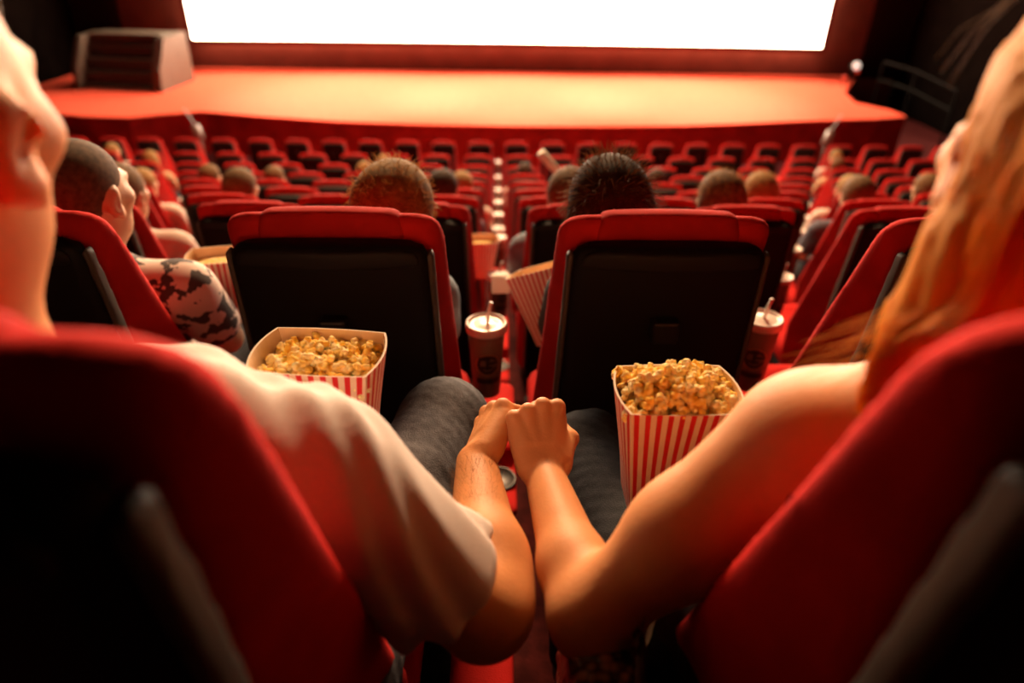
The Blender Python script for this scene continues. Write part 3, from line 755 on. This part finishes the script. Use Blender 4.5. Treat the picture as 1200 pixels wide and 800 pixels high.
wp += seg3(rS, rE, rW, .045, .034, .024, .02); hp, _ = hand(rW, (-.8, .55, .1), (.25, .1, .95), 1, .95, curls=((30, 40, 25),) * 4); wp += hp
wlH, wlK, wlA = V([.225, .43, .545]), V([.155, .905, .485]), V([.15, .84, .03])
wrH, wrK, wrA = V([.355, .43, .545]), V([.40, .905, .485]), V([.40, .84, .03])
for H, K, A in ((wlH, wlK, wlA), (wrH, wrK, wrA)): wp += seg3(H, K, A, .075, .055, .034, .03) + [rc(A, A + V([0, .11, -.04]), .032, .028, .02)]
sdf('body', wp, .008, M['skin_w'], wom, HB)
for q in (-1, 1): sdf('eye', [el(wHc + wR @ V([q * .032, .080, .005]), (.012,) * 3, 0)], .003, M['eye'], wom)
sdf('vest_top', [rc((.315, .43, .865), (.30, .45, .62), .098, .106, .06), rc((.235, .43, .59), (.35, .43, .59), .10, .10, .05)], .007, M['top_blk'], wom, post=lambda F_, x, y, z: np.maximum(F_, z - .875 + 0 * x + 0 * y))
for x in (.262, .375):
    bm = bmesh.new(); bm_tube(bm, [(x, .37, .82), (x, .385, .90), (x, .44, .930), (x, .50, .90), (x, .53, .84)], .006, 8); from_bm('strap', bm, M['beige_cloth'], wom, True)
sdf('jeans', seg3(wlH, wlK, wlA, .086, .066, .050, .035) + seg3(wrH, wrK, wrA, .086, .066, .050, .035) + [rc((.225, .43, .58), (.355, .43, .58), .10, .10, .05)], .007, M['jeans_dk'], wom, post=leg_folds)
for A in (wlA, wrA): sdf('shoe', [rc(A + V([0, -.02, -.035]), A + V([0, .12, -.045]), .043, .040, .02)], .010, M['sole'], wom, post=lambda F_, x, y, z: np.maximum(F_, -.06 - z + 0 * x + 0 * y))
def wp3(x, y, z): return wHc + wR @ (V([x, y, z]) * .96)
hv = [el(wp3(0, -.022, .036), V((.083, .103, .095)) * .96, .02, wR), rc(wp3(0, -.080, .0), (.352, .330, .95), .070, .055, .03),
      rc(wp3(-.048, -.042, .035), wp3(-.052, -.040, -.050), .036, .038, .03), rc(wp3(-.052, -.040, -.050), (.286, .374, 1.03), .038, .034, .03), rc((.286, .374, 1.03), (.278, .386, .985), .034, .018, .03),
      rc(wp3(.070, -.005, .02), (.42, .41, .87), .036, .02, .03), el(wp3(0, .114, -.03), V((.072, .096, .105)) * .96, .012, wR, True)]
hair = sdf('hair', hv, .0065, M['hair_ginger'], wom, post=lambda F_, x, y, z: F_ + .0022 * np.sin((x * .9 + y * .7) * 420 + 3 * np.sin(z * 14)))
def woman_strands(n):
    out = []
    def spline(ctrl, m=4, jit=.0012):
        pts = []; c_ = [V(q, float) for q in ctrl]; N = len(c_) - 1
        for i in range(N):
            a, b, c, d = c_[max(i - 1, 0)], c_[i], c_[i + 1], c_[min(i + 2, N)]
            for t in np.arange(m) / m:
                pts.append(.5 * ((2 * b) + (c - a) * t + (2 * a - 5 * b + 4 * c - d) * t * t + (3 * b - a - 3 * c + d) * t ** 3) + RNG.normal(size=3) * jit)
        pts.append(c_[-1]); return pts
    for _ in range(n):       # left curtain: parted at the crown, behind the cheek, over the shoulder
        a = RNG.uniform(-.115, -.036); q = RNG.uniform(-1, 1); o = RNG.uniform(.0, .008)
        out.append(spline([wp3(-.004, a * .8 + .03, .128 - .5 * abs(a + .06)), wp3(-.053, a + .03, .105), wp3(-.080 - o, a + .018, .035), wp3(-.080 - o, a * .9 + .005, -.055),
                           (.272 + .024 * q - o, .388 + a * .30, 1.035), (.264 + .022 * q, .392 + a * .25, .990 + RNG.uniform(-.025, .02))]))
    for _ in range(n // 2):  # back
        q = RNG.uniform(-1, 1)
        out.append(spline([wp3(.0, -.06, .125), wp3(.05 * q, -.115, .07), wp3(.07 * q, -.145, -.02), (.345 + .065 * q, .275 + .03 * q * q, 1.02), (.345 + .07 * q, .29 + .03 * q * q, .97 - .05 * RNG.uniform(0, 1))]))
    for _ in range(0):      # loose ends blowing to the side
        l = RNG.uniform(.05, .12); u = RNG.uniform(0, 1)
        p = V([.268 + .02 * RNG.uniform(-1, 1), .395 + .015 * RNG.uniform(-1, 1), 1.075 - .07 * u])
        out.append(spline([p, p + V([-.25, .05, -.45]) * l, p + V([-.62, .1, -.62]) * l, p + V([-.95, .15, -.72 + .2 * RNG.uniform(-1, 1)]) * l], 3, .0008))
    for _ in range(0):      # fly-away strands by the brow
        u = RNG.uniform(0, 1)
        out.append(spline([wp3(-.05, .02, .115), wp3(-.066 - .010 * u, .050 + .01 * u, .085), wp3(-.072 - .016 * u, .070, .05), wp3(-.072 - .02 * u, .075, .015)], 4, .0012))
    return out
fly = []
for _ in range(24):
    l = RNG.uniform(.035, .065); p = V([.268 + .02 * RNG.uniform(-1, 1), .395 + .015 * RNG.uniform(-1, 1), 1.06 - .06 * RNG.uniform(0, 1)]); j = RNG.normal(size=3) * .15
    fly.append([p + (V([-.12, .03, -.30]) * t + V([-.85, .12, -.35]) * t * t + j * t * t) * l for t in np.linspace(0, 1, 9)])
strands('loose_hair', fly, M['hair_ginger'], wom, .0004)
brow = []
for _ in range(5):
    u, v = RNG.uniform(0, 1), RNG.uniform(-.01, .01)
    brow.append([wp3(-.030, .03, .118), wp3(-.052 + v, .055 + .01 * u, .098), wp3(-.066 - .012 * u, .070 + v, .068), wp3(-.070 - .018 * u, .076, .03 + .02 * u)])
strands('hair_wisps', brow, M['strand_brown'], wom, .0003)
strands('hair_strands', woman_strands(1500), M['hair_ginger'], wom, .0010)

# bag and garment at the woman's hip
bag = empty('handbag', (0, 0, 0)); tag(bag, 'small brown scaly handbag wedged between the woman and the centre armrest', 'bag')
sdf('bag_body', [bx((.098, .40, .575), (.036, .085, .115), .030, .0)], .006, M['bag'], bag, post=lambda F_, x, y, z: F_ + .002 * np.sin(x * 180 + z * 60) * np.sin(y * 160 + z * 110))
bm = bmesh.new(); bm_tube(bm, [(.10, .34, .68), (.115, .33, .70), (.125, .38, .705), (.12, .43, .70), (.105, .45, .68)], .005, 8); from_bm('bag_strap', bm, M['logo'], bag, True)
def cloth_strip():
    bm = bmesh.new(); rows = []
    for i in range(26):
        t = i / 25; row = []
        for j in range(22):
            u = j / 21
            row.append(bm.verts.new((.112 + .055 * u + .02 * t, .360 + .05 * t + .12 * u * (1 - .5 * t) , .735 - .14 * t + .010 * math.sin(u * 26 + 2 * t) - .04 * u)))
        rows.append(row)
    for a, b in zip(rows, rows[1:]):
        for j in range(21): bm.faces.new((a[j], a[j + 1], b[j + 1], b[j]))
    r = bmesh.ops.solidify(bm, geom=bm.faces[:], thickness=.003)
    return bm
from_bm('scarf', cloth_strip(), M['beige_cloth'], wom, True)

# ------------------------------------------------------------------ popcorn
def kernel_mesh(i):
    r = np.random.default_rng(100 + i); pr = []
    for q in range(r.integers(3, 5)):
        v = r.normal(size=3); v /= np.linalg.norm(v); c = v * r.uniform(.0030, .0050); rr = r.uniform(.0030, .0042); pr.append(el(c, (rr, rr, rr), .001))
        for g in range(r.integers(3, 5)):
            v2 = v + r.normal(size=3) * .6; v2 /= np.linalg.norm(v2); r2 = r.uniform(.0014, .0024); pr.append(el(c + v2 * rr * .95, (r2, r2 * r.uniform(.7, 1.2), r2), .0006))
    lo, hi = bounds(pr, .003); ax = [axis(lo[k], hi[k], .0008) for k in range(3)]
    P, Q = nets(field(pr, ax), ax); me = np_mesh('popcorn', P, Q); me.materials.append(M['popcorn']); return me
KERN = [kernel_mesh(i) for i in range(8)]
def make_box_mesh(name, w, d, h, tb=.68, bow=.010, n=10, curve=.0):
    bm = bmesh.new(); uvl = bm.loops.layers.uv.new('UVMap')
    def loop(t):
        sc = tb + (1 - tb) * t; pts = []
        cs = [(-w / 2, -d / 2), (w / 2, -d / 2), (w / 2, d / 2), (-w / 2, d / 2)]
        for s in range(4):
            a, b = cs[s], cs[(s + 1) % 4]; nx, ny = [(0, -1), (1, 0), (0, 1), (-1, 0)][s]
            for j in range(n):
                u = j / n; bo = bow * (4 * u * (1 - u)) * (1 if s in (1, 3) else .35) * t
                pts.append(((a[0] + (b[0] - a[0]) * u) * sc + nx * bo, (a[1] + (b[1] - a[1]) * u) * sc + ny * bo, -curve * 4 * u * (1 - u) * (t > .99) * (s in (0, 2))))
        return pts
    LV = 8; out, inn = [], []
    for i in range(LV + 1):
        t = i / LV; L = loop(t)
        out.append([bm.verts.new((x, y, h * t + z)) for x, y, z in L]); k = 1 - .0020 / (w / 2)
        inn.append([bm.verts.new((x * k, y * k, h * t + z + (.003 if i == 0 else 0))) for x, y, z in L])
    N = 4 * n; per = [10, 8, 10, 8, 0]
    def uvx(j): s, q = divmod(j, n); return sum(per[:s]) + per[s] * q / n
    for i in range(LV):
        for j in range(N):
            j2 = (j + 1) % N
            f = bm.faces.new((out[i][j], out[i][j2], out[i + 1][j2], out[i + 1][j])); f.material_index = 0
            us = (uvx(j), uvx(j + 1), uvx(j + 1), uvx(j))
            for l, u in zip(f.loops, us): l[uvl].uv = (u + .25, 0)
            f = bm.faces.new((inn[i][j2], inn[i][j], inn[i + 1][j], inn[i + 1][j2])); f.material_index = 1
    for j in range(N):
        j2 = (j + 1) % N
        f = bm.faces.new((out[LV][j], out[LV][j2], inn[LV][j2], inn[LV][j])); f.material_index = 2
    bm.faces.new(out[0][::-1]); f = bm.faces.new(inn[0]); f.material_index = 1
    return bm
def popcorn_box(loc, rz, w, d, h, label, group, fill, mound, tilt=(0, 0), kernels=True):
    o = from_bm('popcorn_box', make_box_mesh('popcorn_box', w, d, h), [M['stripes'], M['kraft'], M['card_edge']])
    o.location = loc; o.rotation_euler = (tilt[0], tilt[1], rz); tag(o, label, 'popcorn box', 'striped popcorn boxes')
    mw = Matrix.LocRotScale(Vector(loc), o.rotation_euler, None)
    # loose filling
    bm = bmesh.new(); k = 16; tt = fill - .012; sc = .68 + .32 * tt / h - .02
    g = [[bm.verts.new((w * sc * (i / k - .5) * .96, d * sc * (j / k - .5) * .96, tt + mound * .9 * (1 - (2 * i / k - 1) ** 2) * (1 - (2 * j / k - 1) ** 2) + .004 * noise.noise(Vector((i * 1.7, j * 1.9, fill * 50))))) for j in range(k + 1)] for i in range(k + 1)]
    for i in range(k):
        for j in range(k): bm.faces.new((g[i][j], g[i + 1][j], g[i + 1][j + 1], g[i][j + 1]))
    f = from_bm('loose_popcorn', bm, M['popcorn'], None, True); f.matrix_world = mw
    tag(f, 'loose golden popcorn filling ' + label.replace('red and white ', '').replace('popcorn ', '')[:70], 'popcorn', None, 'stuff')
    if not kernels: return o
    st = .0116; nx, ny = round(w * .97 * (.68 + .32 * fill / h) / st), round(d * .96 * (.68 + .32 * fill / h) / st)
    for lay in (0, 1):
        for i in range(nx - lay):
            for j in range(ny - lay):
                u = (i + .5 * (1 + lay)) / nx * 2 - 1; v = (j + .5 * (1 + lay)) / ny * 2 - 1
                if lay == 1 and RNG.uniform() < .45: continue
                x = u * nx * st / 2 + RNG.normal() * .0016; y = v * ny * st / 2 + RNG.normal() * .0016
                z = fill + mound * (1 - u * u) * (1 - v * v) + .0095 * lay + RNG.normal() * .002
                q = bpy.data.objects.new('popcorn', KERN[RNG.integers(8)]); COL.objects.link(q)
                q.location = mw @ Vector((x, y, z)); q.rotation_euler = tuple(RNG.uniform(0, 6.28, 3)); s_ = RNG.uniform(1.0, 1.35); q.scale = (s_,) * 3
                tag(q, 'piece of golden popcorn in the %s' % group, 'popcorn', 'popcorn in the ' + group)
    return o
popcorn_box((-.214, .684, .655), math.radians(-5), .136, .098, .170, 'red and white striped popcorn box on the lap of the man in white', 'box on the lap of the man', .146, .012)
popcorn_box((.206, .652, .617), math.radians(1), .128, .098, .178, 'red and white striped popcorn box on the lap of the ginger woman', 'box on the lap of the ginger woman', .168, .020)
popcorn_box((-.680, ROW_Y[1] + .46, ROW_F[1] + .75), .2, .13, .10, .17, 'red striped popcorn box held by the person with the shaved head', '', .155, .015, (0, .0), False)
popcorn_box((.150, ROW_Y[1] + .44, ROW_F[1] + .700), -.3, .13, .11, .19, 'red striped popcorn box held by the person with long dark hair', '', .14, .01, (-.20, -.40), False)
popcorn_box((-.075, ROW_Y[2] + .42, ROW_F[2] + .735), .1, .13, .10, .17, 'red popcorn box at the centre gap in the second row ahead', '', .15, .014, (0, 0), False)

# ------------------------------------------------------------------ cups
def make_cup():
    t = empty('drink_cup')
    H = .185
    def rad(z): return .0315 + (.0435 - .0315) * z / H
    bm = bmesh.new(); bm_lathe(bm, [(.028, 0), (.0315, .002), (rad(H), H), (rad(H) - .002, H), (.0295, .004), (0, .004)], 40); from_bm('cup_body', bm, M['cup_paper'], t, True)
    bm = bmesh.new(); bm_lathe(bm, [(.0445, H - .012), (.0475, H - .010), (.048, H + .002), (.0465, H + .008), (.043, H + .010), (.0415, H + .004), (.030, H + .004), (.018, H + .008), (0, H + .008)], 40); from_bm('lid', bm, M['lid'], t, True)
    bm = bmesh.new(); bm_tube(bm, [(0, 0, H - .05), (.004, -.004, H + .03), (.010, -.008, H + .062)], .0042, 12); from_bm('straw', bm, M['straw'], t, True)
    def patch(name, polys, m, lift):
        bm = bmesh.new()
        for a0, a1, z0, z1 in polys:
            k = max(2, int(abs(a1 - a0) / .08)); lo, hi = [], []
            for i in range(k + 1):
                a = a0 + (a1 - a0) * i / k - math.pi / 2
                for z, L in ((z0, lo), (z1, hi)): L.append(bm.verts.new(((rad(z) + lift) * math.cos(a), (rad(z) + lift) * math.sin(a), z)))
            for i in range(k): bm.faces.new((lo[i], lo[i + 1], hi[i + 1], hi[i]))
        return from_bm(name, bm, m, t, True)
    def ring(name, cz, r0, r1, m, lift, a0=0, a1=math.tau):
        bm = bmesh.new(); k = 40; A, B = [], []
        for i in range(k + 1):
            a = a0 + (a1 - a0) * i / k
            for r, L in ((r0, A), (r1, B)):
                z = cz + r * math.sin(a); R_ = rad(z) + lift; th = r * math.cos(a) / R_ - math.pi / 2
                L.append(bm.verts.new((R_ * math.cos(th), R_ * math.sin(th), z)))
        for i in range(k): bm.faces.new((A[i], A[i + 1], B[i + 1], B[i]))
        return from_bm(name, bm, m, t, True)
    ring('emblem', .098, .027, .031, M['logo_o'], .0005)
    ring('emblem', .100, .019, .0255, M['logo'], .0005, .5, 5.9)
    patch('emblem', [(-.55, .15, .112, .120), (-.10, .62, .101, .108), (-.50, .3, .088, .095), (-.12, .06, .086, .118)], M['logo'], .0006)
    patch('emblem', [(-.8, .8, .045, .060)], M['logo'], .0005)
    return t
CUP = make_cup(); cup_first = True
def cup(x, n, label, rz=0.0, lz=.610, dy=.29, sc=1.0, tx=0.0):
    global cup_first
    c = CUP if cup_first else copy_tree(CUP); cup_first = False
    c.location = (x, ROW_Y[n] + dy, ROW_F[n] + lz); c.rotation_euler = (tx, 0, rz); c.scale = (sc,) * 3
    tag(c, label, 'cup', 'lidded drink cups in the armrests')
cup(-.030, 1, 'brown paper cup with white lid and straw in centre armrest, nearest row ahead', .1, .640)
cup(PITCH + .028, 1, 'paper cup with white straw in armrest right of the popcorn, nearest row ahead', -.35, .645, .31)
for n in (2, 3, 4, 5, 6, 7):
    cup(0, n, 'lidded drink cup in the centre gap armrest of the %s row ahead' % ORD[n], .3 * n, .610 + .06 * (n == 3))
for n in (2, 3, 4, 5):
    cup(PITCH * n, n, 'lidded drink cup on the diagonal to the right, armrest of the %s row ahead' % ORD[n], .4 * n)
for n, k in ((2, -2), (3, -3), (5, -5), (6, -6), (6, 3), (7, 1), (7, -3), (8, 4), (8, 0), (7, 5), (9, 0), (6, 6)):
    if (n, k) in ((7, 0),): continue
    cup(PITCH * k, n, ('lidded drink cup in the centre gap armrest of the %s row ahead' % ORD[n]) if k == 0 else 'lidded drink cup in the %s row ahead, %s armrest %s of the centre gap' % (ORD[n], ORD[abs(k)], 'left' if k < 0 else 'right'), .3 * k)
bm = bmesh.new(); bm_box(bm, (-.026, -.012, 0), (.026, .012, .055), .004)
o = from_bm('napkin', bm, M['napkin']); o.location = (.004, ROW_Y[1] + .67, ROW_F[1] + .717); tag(o, 'folded white napkin standing on the front end of the centre armrest', 'napkin')
bm = bmesh.new(); bm_tube(bm, [(0, 0, 0), (.0, .0, .34)], [.016, .024], 14); o = from_bm('paper_roll', bm, M['napkin'], None, True)
o.location = (.43, ROW_Y[3] + .02, ROW_F[3] + 1.195); o.rotation_euler = (.2, -.72, 0); tag(o, 'rolled white paper leaning on a seat top in the third row ahead', 'paper roll')

# ------------------------------------------------------------------ light and camera
def spot(name, loc, aim, power, size, blend, color):
    l = bpy.data.lights.new(name, 'SPOT'); l.energy = power; l.spot_size = math.radians(size); l.spot_blend = blend; l.color = color; l.shadow_soft_size = .15
    o = bpy.data.objects.new(name, l); COL.objects.link(o); o.location = loc
    o.rotation_euler = (Vector(aim) - Vector(loc)).to_track_quat('-Z', 'Y').to_euler(); return o
for x in (-3.4, .4, 4.2):
    spot('stage_spot', (x, 14.6, 6.2), (x, 16.2, STAGE_Z), 11500, 46, 1.0, (1, .76, .66))
def top_fill(x):  # added warm area lamp overhead, no fixture in view, to light upward-facing surfaces
    l = bpy.data.lights.new('top_fill', 'AREA'); l.shape = 'RECTANGLE'; l.size = 3.0; l.size_y = 1.0; l.energy = TOP_FILL; l.color = (1, .60, .32)
    o = bpy.data.objects.new('top_fill', l); COL.objects.link(o); o.location = (x, 10.0, 6.2)
    o.rotation_euler = (Vector((x * .4, 1.0, 0)) - o.location).to_track_quat('-Z', 'Y').to_euler()
top_fill(0)
w = bpy.data.worlds.new('world'); scene.world = w; w.use_nodes = True
w.node_tree.nodes['Background'].inputs['Color'].default_value = (.05, .012, .008, 1); w.node_tree.nodes['Background'].inputs['Strength'].default_value = .3
cam = bpy.data.cameras.new('camera'); co = bpy.data.objects.new('camera', cam); COL.objects.link(co); scene.camera = co
cam.sensor_width = 36; cam.lens = 24.0; cam.clip_start = .02; cam.clip_end = 100
th, yw, ro = math.radians(31), math.radians(1.45), math.radians(1.0)
Fw = Vector((math.sin(yw) * math.cos(th), math.cos(yw) * math.cos(th), -math.sin(th)))
R0 = Vector((math.cos(yw), -math.sin(yw), 0)); U0 = R0.cross(Fw)
Rv = R0 * math.cos(ro) + U0 * math.sin(ro); Uv = U0 * math.cos(ro) - R0 * math.sin(ro)
mw = Matrix((Rv, Uv, -Fw)).transposed().to_4x4(); mw.translation = Vector((-.005, 0, 1.25)); co.matrix_world = mw
cam.dof.use_dof = True; cam.dof.focus_distance = .95; cam.dof.aperture_fstop = 2.2
scene.view_settings.view_transform = 'Standard'; scene.view_settings.look = 'None'; scene.view_settings.exposure = 0.0; scene.view_settings.gamma = 1.0
scene.view_settings.use_curve_mapping = False
